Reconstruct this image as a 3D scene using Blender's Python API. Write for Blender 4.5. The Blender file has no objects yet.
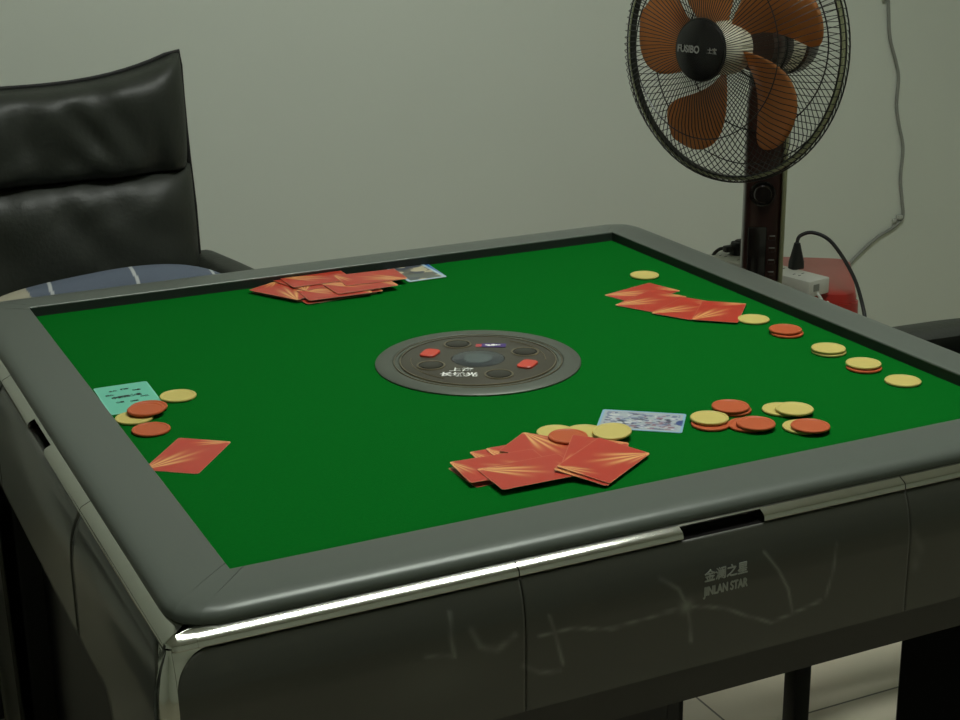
import bpy, bmesh, math, random
from mathutils import Vector, Matrix, Euler
random.seed(7)
PI = math.pi
C = bpy.context.scene.collection
TZ = 0.775                      # height of the table rim

# ------------------------------------------------------------------ materials
def mat(name, col, rough=0.5, metal=0.0, coat=0.0, noise=0.0, nscale=40.0, bump=0.0, bscale=200.0, spec=0.5, emit=None, estr=0):
    m = bpy.data.materials.new(name); m.use_nodes = True
    nt = m.node_tree; b = nt.nodes['Principled BSDF']
    b.inputs['Base Color'].default_value = (*col, 1)
    b.inputs['Roughness'].default_value = rough
    b.inputs['Metallic'].default_value = metal
    b.inputs['Coat Weight'].default_value = coat
    b.inputs['Coat Roughness'].default_value = 0.08
    b.inputs['Specular IOR Level'].default_value = spec
    tc = nt.nodes.new('ShaderNodeTexCoord')
    if noise:
        n = nt.nodes.new('ShaderNodeTexNoise'); n.inputs['Scale'].default_value = nscale; n.inputs['Detail'].default_value = 5
        nt.links.new(tc.outputs['Object'], n.inputs['Vector'])
        r = nt.nodes.new('ShaderNodeMapRange'); r.inputs['To Min'].default_value = 1 - noise; r.inputs['To Max'].default_value = 1 + noise
        nt.links.new(n.outputs['Fac'], r.inputs['Value'])
        mx = nt.nodes.new('ShaderNodeVectorMath'); mx.operation = 'SCALE'; mx.inputs[0].default_value = col
        nt.links.new(r.outputs['Result'], mx.inputs['Scale'])
        nt.links.new(mx.outputs['Vector'], b.inputs['Base Color'])
    if bump:
        n2 = nt.nodes.new('ShaderNodeTexNoise'); n2.inputs['Scale'].default_value = bscale; n2.inputs['Detail'].default_value = 4
        nt.links.new(tc.outputs['Object'], n2.inputs['Vector'])
        bp = nt.nodes.new('ShaderNodeBump'); bp.inputs['Strength'].default_value = bump; bp.inputs['Distance'].default_value = 0.002
        nt.links.new(n2.outputs['Fac'], bp.inputs['Height']); nt.links.new(bp.outputs['Normal'], b.inputs['Normal'])
    if emit:
        b.inputs['Emission Color'].default_value = (*emit, 1); b.inputs['Emission Strength'].default_value = estr
    return m

def attr_mat(name, rough=0.45, coat=0.0, attr='col', bump=0):
    m = mat(name, (1, 1, 1), rough, coat=coat, bump=bump)
    nt = m.node_tree; b = nt.nodes['Principled BSDF']
    a = nt.nodes.new('ShaderNodeAttribute'); a.attribute_name = attr
    nt.links.new(a.outputs['Color'], b.inputs['Base Color'])
    return m

M = {}
M['wall'] = mat('wall_paint', (.66, .70, .62), .75, noise=.05, nscale=2.2, bump=.10, bscale=60)
M['ceiling'] = mat('ceiling_paint', (.74, .75, .70), .9)
M['felt'] = mat('green_felt', (.0012, .108, .0095), .95, noise=.10, nscale=260, bump=.25, bscale=900, spec=.04)
M['rail'] = mat('rail_grey_satin', (.100, .114, .098), .36, metal=.12, spec=.35, noise=.05, nscale=700, bump=.04, bscale=2500)
M['lining'] = mat('black_green_lining', (.010, .014, .012), .6)
M['chrome'] = mat('trim_chrome', (.62, .62, .57), .13, metal=1.0, noise=.03, nscale=60)
M['frame'] = mat('dark_brown_frame', (.022, .020, .016), .45)
M['black'] = mat('black_plastic', (.006, .006, .006), .5)
M['blackg'] = mat('black_gloss', (.007, .006, .006), .25)
M['leather'] = mat('black_leather', (.022, .025, .019), .52, noise=.25, nscale=9, bump=.35, bscale=120)
M['piping'] = mat('black_piping', (.008, .008, .008), .5)
M['chipy'] = mat('yellow_plastic', (.54, .445, .125), .5, noise=.03, nscale=200)
M['chipo'] = mat('orange_plastic', (.46, .088, .024), .46, noise=.03, nscale=200)
M['discring'] = mat('disc_outer_grey', (.098, .110, .088), .5, metal=.3)
M['discin'] = mat('disc_inner_olive', (.080, .074, .055), .42, metal=.35)
M['groove'] = mat('disc_groove', (.012, .012, .010), .5)
M['gold'] = mat('pale_gold_line', (.30, .25, .17), .3, metal=.8)
M['button'] = mat('dark_bronze_button', (.045, .042, .032), .35, metal=.5)
M['redbtn'] = mat('red_button', (.55, .06, .035), .4)
M['white'] = mat('white_print', (.80, .80, .76), .5)
M['print_and_glint'] = mat('silver_print_and_glint', (.36, .38, .35), .5)  # logo print, and the painted glints on the fan buttons
M['purple'] = mat('purple_label', (.06, .03, .17), .4)
M['redlab'] = mat('red_label', (.45, .06, .06), .4)
M['silver'] = mat('dome_silver', (.30, .33, .32), .25, metal=.7)
M['fanwood'] = mat('fan_column_brown', (.030, .010, .008), .28, coat=.3, noise=.2, nscale=30)
M['fandark'] = mat('fan_dark_panel', (.010, .006, .005), .2, coat=.4)
M['wire'] = mat('fan_black_wire', (.008, .008, .007), .35)
M['ringgold'] = mat('fan_pale_green_gold_ring', (.36, .37, .22), .35, metal=.5)
M['cream'] = mat('fan_cream_hub', (.60, .58, .45), .4)
M['motor'] = mat('fan_motor_shell', (.035, .018, .013), .3, coat=.3)
M['bluelab'] = mat('blue_sticker', (.05, .16, .45), .4)
M['redstool'] = mat('red_stool_plastic', (.42, .030, .022), .28, coat=.3)
M['whiteplastic'] = mat('white_socket_plastic', (.62, .62, .56), .4)
M['cable'] = mat('grey_cable', (.25, .26, .23), .6)
M['clip'] = mat('clip_grey_white', (.42, .43, .38), .5)
M['dimprint'] = mat('dim_grey_print', (.20, .20, .18), .5)
M['lamp'] = mat('lamp_diffuser', (.9, .9, .9), .5, emit=(.95, 1.0, .93), estr=7.0)
M['lamphouse'] = mat('lamp_housing', (.8, .8, .8), .5)
M['cardback'] = attr_mat('red_card_print', .38, coat=.1)
M['print'] = attr_mat('printed_card', .35, coat=.1)

def glass():
    m = bpy.data.materials.new('clear_dome'); m.use_nodes = True
    b = m.node_tree.nodes['Principled BSDF']
    b.inputs['Base Color'].default_value = (.70, .80, .84, 1); b.inputs['Roughness'].default_value = .03
    b.inputs['Transmission Weight'].default_value = .95; b.inputs['IOR'].default_value = 1.2
    return m
M['dome'] = glass()

def blade_mat():
    m = bpy.data.materials.new('amber_fan_blade'); m.use_nodes = True
    nt = m.node_tree; b = nt.nodes['Principled BSDF']; out = nt.nodes['Material Output']
    b.inputs['Base Color'].default_value = (.42, .20, .08, 1); b.inputs['Roughness'].default_value = .22
    tr = nt.nodes.new('ShaderNodeBsdfTranslucent'); tr.inputs['Color'].default_value = (.85, .42, .14, 1)
    tp = nt.nodes.new('ShaderNodeBsdfTransparent'); tp.inputs['Color'].default_value = (.85, .50, .24, 1)
    a = nt.nodes.new('ShaderNodeMixShader'); a.inputs['Fac'].default_value = .40
    c = nt.nodes.new('ShaderNodeMixShader'); c.inputs['Fac'].default_value = .30
    nt.links.new(b.outputs[0], a.inputs[1]); nt.links.new(tr.outputs[0], a.inputs[2])
    nt.links.new(a.outputs[0], c.inputs[1]); nt.links.new(tp.outputs[0], c.inputs[2]); nt.links.new(c.outputs[0], out.inputs['Surface'])
    return m
M['blade'] = blade_mat()

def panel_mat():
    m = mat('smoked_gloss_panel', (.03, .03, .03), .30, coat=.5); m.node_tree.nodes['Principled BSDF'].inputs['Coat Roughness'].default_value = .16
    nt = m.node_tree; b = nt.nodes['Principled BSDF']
    a = nt.nodes.new('ShaderNodeAttribute'); a.attribute_name = 'pale_streak'
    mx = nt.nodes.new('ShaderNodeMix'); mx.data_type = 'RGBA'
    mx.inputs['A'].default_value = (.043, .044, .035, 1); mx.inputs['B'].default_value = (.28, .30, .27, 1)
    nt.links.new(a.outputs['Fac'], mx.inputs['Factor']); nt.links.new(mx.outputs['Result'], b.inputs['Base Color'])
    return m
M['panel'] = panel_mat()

def tile_mat():
    m = mat('beige_floor_tile', (.40, .36, .28), .30)
    nt = m.node_tree; b = nt.nodes['Principled BSDF']
    tc = nt.nodes.new('ShaderNodeTexCoord')
    br = nt.nodes.new('ShaderNodeTexBrick'); br.offset = 0; br.inputs['Scale'].default_value = 1
    br.inputs['Brick Width'].default_value = .6; br.inputs['Row Height'].default_value = .6; br.inputs['Mortar Size'].default_value = .002
    br.inputs['Color1'].default_value = (.58, .53, .41, 1); br.inputs['Color2'].default_value = (.55, .50, .385, 1)
    br.inputs['Mortar'].default_value = (.12, .11, .09, 1)
    nz = nt.nodes.new('ShaderNodeTexNoise'); nz.inputs['Scale'].default_value = 7; nz.inputs['Detail'].default_value = 6
    mr = nt.nodes.new('ShaderNodeMapRange'); mr.inputs['To Min'].default_value = .85; mr.inputs['To Max'].default_value = 1.12
    vm = nt.nodes.new('ShaderNodeVectorMath'); vm.operation = 'SCALE'
    mp = nt.nodes.new('ShaderNodeMapping'); mp.inputs['Location'].default_value = (.05, .38, 0)
    nt.links.new(tc.outputs['Object'], mp.inputs['Vector']); nt.links.new(mp.outputs[0], br.inputs['Vector'])
    nt.links.new(tc.outputs['Object'], nz.inputs['Vector']); nt.links.new(nz.outputs['Fac'], mr.inputs['Value'])
    nt.links.new(br.outputs['Color'], vm.inputs[0]); nt.links.new(mr.outputs[0], vm.inputs['Scale'])
    nt.links.new(vm.outputs[0], b.inputs['Base Color'])
    return m
M['tile'] = tile_mat()

def cushion_mat():
    m = mat('blue_grey_check_fabric', (.13, .16, .21), .9, bump=.2, bscale=500)
    nt = m.node_tree; b = nt.nodes['Principled BSDF']
    a = nt.nodes.new('ShaderNodeAttribute'); a.attribute_name = 'col'
    nt.links.new(a.outputs['Color'], b.inputs['Base Color'])
    return m
M['cushion'] = cushion_mat()

# ------------------------------------------------------------------ mesh helpers
def obj(name, bm, m, parent=None, smooth=False, loc=None):
    me = bpy.data.meshes.new(name); bm.normal_update(); bm.to_mesh(me); bm.free()
    o = bpy.data.objects.new(name, me); C.objects.link(o)
    if m: me.materials.append(m)
    if smooth:
        me.shade_smooth()
        try: me.set_sharp_from_angle(angle=math.radians(38))
        except Exception: pass
    if parent: o.parent = parent
    if loc: o.location = loc
    return o

def rrect(wx, wy, r, z, n=5, cx=0, cy=0):
    out = []
    for qx, qy, a0 in ((1, 1, 0), (-1, 1, 90), (-1, -1, 180), (1, -1, 270)):
        for i in range(n + 1):
            a = math.radians(a0 + 90 * i / n); out.append(Vector((cx + qx * (wx / 2 - r) + r * math.cos(a), cy + qy * (wy / 2 - r) + r * math.sin(a), z)))
    return out
def recalc(bm): bmesh.ops.recalc_face_normals(bm, faces=bm.faces[:]); return bm

def box(bm, c, s, bev=0.0, rot=None, seg=2):
    g = bmesh.ops.create_cube(bm, size=1)
    vs = g['verts']; bmesh.ops.scale(bm, vec=s, verts=vs)
    if bev:
        es = list({e for v in vs for e in v.link_edges})
        r = bmesh.ops.bevel(bm, geom=es, offset=bev, segments=seg, affect='EDGES', profile=.5)
        vs = list({v for v in r['verts']} | {v for v in vs if v.is_valid})
    if rot is not None: bmesh.ops.rotate(bm, verts=vs, cent=(0, 0, 0), matrix=Euler(rot).to_matrix())
    bmesh.ops.translate(bm, verts=vs, vec=c)
    return bm

def tube(bm, pts, r, n=8, closed=False, caps=True):
    pts = [Vector(p) for p in pts]; rings = []; N = len(pts)
    up = None
    for i, p in enumerate(pts):
        if closed: t = pts[(i + 1) % N] - pts[i - 1]
        else: t = pts[min(i + 1, N - 1)] - pts[max(i - 1, 0)]
        t.normalize()
        if up is None: up = t.orthogonal().normalized()
        up = (up - t * up.dot(t)).normalized(); w = t.cross(up)
        rr = r[i] if isinstance(r, (list, tuple)) else r
        rings.append([bm.verts.new(p + (up * math.cos(2 * PI * k / n) + w * math.sin(2 * PI * k / n)) * rr) for k in range(n)])
    M_ = N if closed else N - 1
    for i in range(M_):
        a, b = rings[i], rings[(i + 1) % N]
        for k in range(n): bm.faces.new((a[k], a[(k + 1) % n], b[(k + 1) % n], b[k]))
    if caps and not closed:
        bm.faces.new(rings[0][::-1]); bm.faces.new(rings[-1])
    return bm

def smoothpts(pts, k=6):
    P = [Vector(p) for p in pts]; out = []
    for i in range(len(P) - 1):
        a, b, c, d = P[max(i - 1, 0)], P[i], P[i + 1], P[min(i + 2, len(P) - 1)]
        for j in range(k):
            t = j / k
            out.append(.5 * ((2 * b) + (c - a) * t + (2 * a - 5 * b + 4 * c - d) * t * t + (3 * b - a - 3 * c + d) * t ** 3))
    out.append(P[-1]); return out

def lathe(bm, prof, n=48, c=(0, 0, 0), mtx=None, closed=False):
    rings = []
    for r, z in prof:
        if r < 1e-6: rings.append([bm.verts.new((0, 0, z))])
        else: rings.append([bm.verts.new((r * math.cos(2 * PI * k / n), r * math.sin(2 * PI * k / n), z)) for k in range(n)])
    seq = list(zip(rings[:-1], rings[1:]))
    if closed: seq.append((rings[-1], rings[0]))
    for a, b in seq:
        for k in range(n):
            k2 = (k + 1) % n
            if len(a) == 1 and len(b) == 1: continue
            if len(a) == 1: bm.faces.new((a[0], b[k2], b[k]))
            elif len(b) == 1: bm.faces.new((a[k], a[k2], b[0]))
            else: bm.faces.new((a[k], a[k2], b[k2], b[k]))
    vs = [v for r in rings for v in r]
    if mtx is not None: bmesh.ops.transform(bm, matrix=mtx, verts=vs)
    bmesh.ops.translate(bm, verts=vs, vec=c)
    return bm

def loft(bm, sections, closed_sec=True, caps=True):
    rs = [[bm.verts.new(p) for p in s] for s in sections]; n = len(rs[0])
    for a, b in zip(rs[:-1], rs[1:]):
        for k in range(n if closed_sec else n - 1):
            bm.faces.new((a[k], a[(k + 1) % n], b[(k + 1) % n], b[k]))
    if caps and closed_sec:
        bm.faces.new(rs[0][::-1]); bm.faces.new(rs[-1])
    return bm

def empty(name, loc, label, cat, group=None, rz=0):
    o = bpy.data.objects.new(name, None); C.objects.link(o); o.empty_display_size = .1
    o.location = loc; o.rotation_euler = (0, 0, rz)
    return tag(o, label, cat, group)

def tag(o, label, cat, group=None):
    o['label'] = label; o['category'] = cat
    if group: o['group'] = group
    return o

def struct(name, bm, m, parent=None):
    o = obj(name, recalc(bm), m, parent); o['kind'] = 'structure'; return o

def text(name, body, size, m, parent, mtx, offset=0.0, extrude=.0002, sx=1.0, bold=0.0):
    cu = bpy.data.curves.new(name, 'FONT'); cu.body = body; cu.size = size; cu.align_x = 'CENTER'; cu.align_y = 'CENTER'
    cu.offset = offset; cu.extrude = extrude
    t = bpy.data.objects.new(name + '_src', cu); C.objects.link(t)
    dg = bpy.context.evaluated_depsgraph_get(); dg.update()
    me = bpy.data.meshes.new_from_object(t.evaluated_get(dg)); me.name = name
    bpy.data.objects.remove(t); bpy.data.curves.remove(cu)
    for v in me.vertices: v.co.x *= sx
    if bold:
        b = bmesh.new()
        for q, (dx, dy) in enumerate(((0, 0), (bold, 0), (-bold, 0), (0, bold), (0, -bold))):
            m2 = me.copy(); m2.transform(Matrix.Translation((dx, dy, q * .00002))); b.from_mesh(m2); bpy.data.meshes.remove(m2)
        b.to_mesh(me); b.free()
    me.materials.clear(); me.materials.append(m)
    o = bpy.data.objects.new(name, me); C.objects.link(o); o.parent = parent; o.matrix_local = mtx
    return o

# ------------------------------------------------------------------ camera
cd = bpy.data.cameras.new('camera'); cam = bpy.data.objects.new('camera', cd); C.objects.link(cam)
cd.sensor_width = 36; cd.sensor_fit = 'HORIZONTAL'; cd.lens = 1592.687 * 36 / 960; cd.clip_start = .05
cam.location = (-.752288, -1.585903, .563705 + TZ); cam.rotation_euler = Euler((1.25398741, .0116290764, -.448245233), 'XYZ')
bpy.context.scene.camera = cam
FPX = 1592.687
CR = cam.rotation_euler.to_matrix()
def ray(u, v, z):                  # where a measured point of the photo lies on the level z (height above the floor)
    d = CR @ Vector(((u - 480) / FPX, -(v - 360) / FPX, -1)); t = (z - cam.location.z) / d.z
    return cam.location + d * t

# ------------------------------------------------------------------ room
X0, X1, Y0, Y1, H = -2.7, 2.75, -3.1, 1.60, 2.70
struct('floor', box(bmesh.new(), ((X0 + X1) / 2, (Y0 + Y1) / 2, -.05), (X1 - X0 + .2, Y1 - Y0 + .2, .1)), M['tile'])
struct('ceiling', box(bmesh.new(), ((X0 + X1) / 2, (Y0 + Y1) / 2, H + .05), (X1 - X0 + .2, Y1 - Y0 + .2, .1)), M['ceiling'])
struct('wall_back', box(bmesh.new(), ((X0 + X1) / 2, Y1 + .05, H / 2), (X1 - X0 + .2, .1, H)), M['wall'])
struct('wall_front', box(bmesh.new(), ((X0 + X1) / 2, Y0 - .05, H / 2), (X1 - X0 + .2, .1, H)), M['wall'])
struct('wall_left', box(bmesh.new(), (X0 - .05, (Y0 + Y1) / 2, H / 2), (.1, Y1 - Y0, H)), M['wall'])
struct('wall_right', box(bmesh.new(), (X1 + .05, (Y0 + Y1) / 2, H / 2), (.1, Y1 - Y0, H)), M['wall'])

# ceiling lamps
def ceiling_light(x, y, sx, sy, label, strength):
    t = empty('ceiling_light', (x, y, H - .07), label, 'lamp', None)
    b = bmesh.new()
    for dx, dy, wx, wy in ((sx / 2 + .01, 0, .02, sy + .04), (-sx / 2 - .01, 0, .02, sy + .04), (0, sy / 2 + .01, sx, .02), (0, -sy / 2 - .01, sx, .02)):
        box(b, (dx, dy, .035), (wx, wy, .07))
    box(b, (0, 0, .06), (sx, sy, .02))
    obj('housing', b, M['lamphouse'], t)
    m = M['lamp'].copy(); m.node_tree.nodes['Principled BSDF'].inputs['Emission Strength'].default_value = strength
    obj('diffuser', box(bmesh.new(), (0, 0, .02), (sx, sy, .01)), m, t)
    return t
LX, LY = .33, -.15
ceiling_light(LX, LY, .94, .34, 'white rectangular ceiling lamp above the green table', 40.0)

# ------------------------------------------------------------------ mahjong table
table = empty('mahjong_table', (0, 0, 0), 'square automatic mahjong table with green felt, grey rim and dark glossy sides', 'table')
FZ = TZ - .0135
h = .43
b = box(bmesh.new(), (0, 0, FZ - .01), (2 * h + .004, 2 * h + .004, .02))
obj('playing_surface', b, M['felt'], table)
# inner lining (wall between felt and rim)
b = bmesh.new()
for k in range(4):
    g = bmesh.ops.create_cube(b, size=1)['verts']
    bmesh.ops.scale(b, vec=(2 * h + .008, .004, .0165), verts=g); bmesh.ops.translate(b, vec=(0, h + .0022, FZ + .0045), verts=g)
    bmesh.ops.rotate(b, verts=g, cent=(0, 0, 0), matrix=Matrix.Rotation(k * PI / 2, 3, 'Z'))
obj('inner_lining', b, M['lining'], table)

RIMP = [(0, -.0022), (0, -.0008), (.012, -.0001), (.06, 0), (.25, -.0002), (.5, -.0006), (.72, -.0014), (.85, -.0026), (.93, -.0046), (.975, -.0072), (.995, -.0100), (1.0, -.0130), (.965, -.0160), (0.3, -.0165), (.06, -.0060), (.03, -.0024)]
OUT = .4945; RC = .040; SI = .4185; SO = .474
def out_d(s_):
    e = abs(s_) - (OUT - RC)
    return OUT if e <= 0 else OUT - RC + math.sqrt(max(0, RC * RC - e * e))
def rim_piece(inner, outer):
    secs = []
    for pi, po in zip(inner, outer):
        pi, po = Vector(pi), Vector(po)
        secs.append([(*(pi + (po - pi) * t), TZ + z) for t, z in RIMP])
    b = bmesh.new(); loft(b, secs); return recalc(b)
def rot2(p, k):
    x, y = p
    for _ in range(k % 4): x, y = -y, x
    return (x, y)
GAP = .0009
for k in range(4):
    n = 72
    ins = [rot2((-SI + GAP + (2 * SI - 2 * GAP) * i / n, -h), k) for i in range(n + 1)]
    so_ = [-SO + GAP + (2 * SO - 2 * GAP) * i / n for i in range(n + 1)]; outs = [rot2((q_, -out_d(q_)), k) for q_ in so_]
    obj('rail', rim_piece(ins, outs), M['rail'], table, True)
    # corner cap between the two curved seams (near-left corner rotated)
    ci, co = [], []
    steps = 16; r = RC; cx = -(OUT - r); a0 = math.asin((SO - GAP - (OUT - r)) / r)
    pts = []
    for i in range(steps + 1):
        ang = PI / 2 - a0 + (2 * a0 - PI / 2) * i / steps
        pts.append((cx - r * math.sin(PI / 2 - (PI / 2 - ang)) if False else cx - r * math.cos(a0 + (PI / 2 - 2 * a0) * i / steps), cx - r * math.sin(a0 + (PI / 2 - 2 * a0) * i / steps)))
    for i in range(steps + 1):
        f = i / steps
        if f < .5: q = (-h, -SI + GAP * 0 + (-h + SI) * (f / .5))
        else: q = (-h + (h - SI) * ((f - .5) / .5), -h)
        ci.append(rot2(q, k)); co.append(rot2(pts[i], k))
    obj('corner_cap', rim_piece(ci, co), M['rail'], table, True)

# black core under the rim (keeps the gap dark)
b = bmesh.new()
for k in range(4):
    g = bmesh.ops.create_cube(b, size=1)['verts']
    bmesh.ops.scale(b, vec=(.965, .052, .110), verts=g); bmesh.ops.translate(b, vec=(0, .4565, TZ - .0725), verts=g)
    bmesh.ops.rotate(b, verts=g, cent=(0, 0, 0), matrix=Matrix.Rotation(k * PI / 2, 3, 'Z'))
obj('under_frame', b, M['black'], table)

def side_pt(k, s, d, z):
    x, y = rot2((s, -d), k); return (x, y, z)
# chrome trim strips
STRIP = [(.4835, -.0150), (.4900, -.0138), (.4940, -.0139), (.5025, -.0180), (.5040, -.0192), (.5050, -.0215), (.5052, -.0246), (.4925, -.0250)]
SLOTLIP = [(.4835, -.0150), (.4900, -.0138), (.4940, -.0139), (.4975, -.0155), (.4970, -.0170), (.4835, -.0165)]
def strip(k, s0, s1, prof=STRIP):
    secs = [[side_pt(k, s, d, TZ + z) for d, z in prof] for s in (s0, s1)]
    b = bmesh.new(); loft(b, secs); return recalc(b)
SB, SE = -.2035, .2050         # seams
slot_c = {0: .0015, 1: 0, 2: 0, 3: -.006}
# k=0 near side, k=1 right side, k=2 far side, k=3 left side
for k in range(4):
    c = slot_c[k]; sb, se = (SB, SE) if k in (0, 1) else (-SE, -SB)
    for s0, s1 in ((-.480, sb - .0006), (sb + .0006, c - .043), (c + .043, se - .0006), (se + .0006, .480)):
        obj('chrome_strip', strip(k, s0, s1), M['chrome'], table, True)
    sl = obj('pull_slot', strip(k, c - .043, c + .043, SLOTLIP), M['chrome'], table, True)
    b = bmesh.new()
    p0 = [side_pt(k, s, d, TZ + z) for s, d, z in [(c - .043, .4845, -.0165), (c + .043, .4845, -.0165), (c + .043, .4845, -.028), (c - .043, .4845, -.028)]]
    b.faces.new([b.verts.new(p) for p in p0])
    p1 = [side_pt(k, s, d, TZ + z) for s, d, z in [(c - .043, .4845, -.0262), (c + .043, .4845, -.0262), (c + .043, .5030, -.0260), (c - .043, .5030, -.0260)]]
    b.faces.new([b.verts.new(p) for p in p1])
    obj('slot_recess', b, M['blackg'], sl)

# side panels, each side three pieces; the outer two run down into the legs
PP = [(0, .5046), (.004, .5072), (.010, .5100), (.020, .5132), (.032, .5157), (.048, .5170), (.12, .5168)]
def panel_d(q):
    q = max(0, min(q, .12))
    for (a, da), (b_, db) in zip(PP[:-1], PP[1:]):
        if q <= b_: return da + (db - da) * (q - a) / (b_ - a)
    return PP[-1][1]
ZT = TZ - .0258; ZB = TZ - .147; SEND = .5005; RT = .030
def z_top(s):
    e = abs(s) - (SEND - RT)
    return ZT if e <= 0 else ZT - RT * (1 - math.sqrt(max(0, 1 - (e / RT) ** 2)))
def z_bot(s):
    a = abs(s)
    if a < .285: return ZB
    if a < .335: return ZB - .085 * (1 - math.sqrt(max(0, 1 - ((a - .285) / .05) ** 2)))
    return .008
PALE_STREAKS = [  # pale streaks painted on the near panel, as (s, z below rim) poly-lines
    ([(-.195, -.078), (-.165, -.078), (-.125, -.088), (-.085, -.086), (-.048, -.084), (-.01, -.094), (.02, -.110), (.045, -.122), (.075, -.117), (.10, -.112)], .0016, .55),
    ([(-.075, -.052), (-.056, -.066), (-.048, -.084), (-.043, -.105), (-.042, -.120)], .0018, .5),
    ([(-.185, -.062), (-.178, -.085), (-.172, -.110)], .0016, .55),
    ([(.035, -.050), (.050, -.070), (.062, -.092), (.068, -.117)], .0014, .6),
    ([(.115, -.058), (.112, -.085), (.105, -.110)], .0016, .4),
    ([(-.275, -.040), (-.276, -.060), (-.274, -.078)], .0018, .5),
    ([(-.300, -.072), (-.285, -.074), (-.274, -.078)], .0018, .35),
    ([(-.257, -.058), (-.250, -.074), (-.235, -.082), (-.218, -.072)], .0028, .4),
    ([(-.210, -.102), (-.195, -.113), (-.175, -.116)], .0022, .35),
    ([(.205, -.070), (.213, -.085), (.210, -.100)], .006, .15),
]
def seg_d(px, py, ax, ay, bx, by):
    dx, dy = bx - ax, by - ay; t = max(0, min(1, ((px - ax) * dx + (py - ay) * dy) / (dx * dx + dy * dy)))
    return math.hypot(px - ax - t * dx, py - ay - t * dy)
def pale_streak(s, z):
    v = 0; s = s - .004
    for pts, w, a in PALE_STREAKS:
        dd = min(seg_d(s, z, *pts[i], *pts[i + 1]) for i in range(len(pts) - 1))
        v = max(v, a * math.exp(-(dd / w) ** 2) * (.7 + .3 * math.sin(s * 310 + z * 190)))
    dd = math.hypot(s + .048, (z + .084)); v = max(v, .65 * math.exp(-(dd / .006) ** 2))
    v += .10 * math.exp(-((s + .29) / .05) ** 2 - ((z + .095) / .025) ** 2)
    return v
def side_panel(k, s0, s1, name):
    dense = (k == 0)
    ss = set()
    n = int(abs(s1 - s0) / (.0022 if dense else .01)) + 2
    for i in range(n + 1): ss.add(round(s0 + (s1 - s0) * i / n, 5))
    for sg in (-1, 1):
        for i in range(13): ss.add(round(sg * (.285 + .05 * math.sin(PI / 2 * i / 12)), 5)); ss.add(round(sg * (SEND - RT + RT * math.sin(PI / 2 * i / 12)), 5))
        ss.add(round(sg * .33505, 5))
    ss = sorted(s for s in ss if s0 - 1e-6 <= s <= s1 + 1e-6)
    b = bmesh.new(); lay = b.verts.layers.float.new('pale_streak'); rows = 44 if dense else 16
    cols = []
    for s in ss:
        zt, zb = z_top(s), z_bot(s)
        col = []
        zmid = min(zt - .001, ZB)
        for j in range(rows + 1):
            z = zt + (zmid - zt) * j / rows
            v = b.verts.new(side_pt(k, s, panel_d(ZT - z) + 0, z))
            if dense: v[lay] = pale_streak(s, z - TZ)
            col.append(v)
        for j in range(1, 7):
            f = j / 6; z = zmid + (zb - zmid) * f
            v = b.verts.new(side_pt(k, s, .5165 - .010 * f * (1 if zb < ZB - .2 else .1), z - (0 if zb < zmid - .0001 else .0004 * f)))
            col.append(v)
        cols.append(col)
    for a, c_ in zip(cols[:-1], cols[1:]):
        for j in range(len(a) - 1): b.faces.new((a[j], c_[j], c_[j + 1], a[j + 1]))
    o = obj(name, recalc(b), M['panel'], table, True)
    # make sure the front faces outward before solidifying
    me = o.data; nrm = Vector((0, 0, 0))
    for p_ in me.polygons: nrm += p_.normal * p_.area
    outv = Vector(side_pt(k, 0, 1, 0))
    if nrm.dot(outv) < 0: me.flip_normals()
    sm = o.modifiers.new('thick', 'SOLIDIFY'); sm.thickness = .006; sm.offset = -1
    return o
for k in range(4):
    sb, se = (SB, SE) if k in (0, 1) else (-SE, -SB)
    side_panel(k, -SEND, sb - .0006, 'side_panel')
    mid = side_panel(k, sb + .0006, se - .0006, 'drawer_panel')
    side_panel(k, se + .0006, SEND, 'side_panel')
    if k == 0:
        R0 = Matrix.Rotation(PI / 2, 4, 'X')
        text('maker_logo', '金澜之星', .0125, M['print_and_glint'], mid, Matrix.Translation((-.0030, -.5172, TZ - .0600)) @ R0, offset=0, sx=.93, bold=.0003)
        text('maker_logo', 'JINLAN STAR', .0120, M['print_and_glint'], mid, Matrix.Translation((-.0030, -.5172, TZ - .0745)) @ R0, offset=0, sx=.66, bold=.0004)

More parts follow.
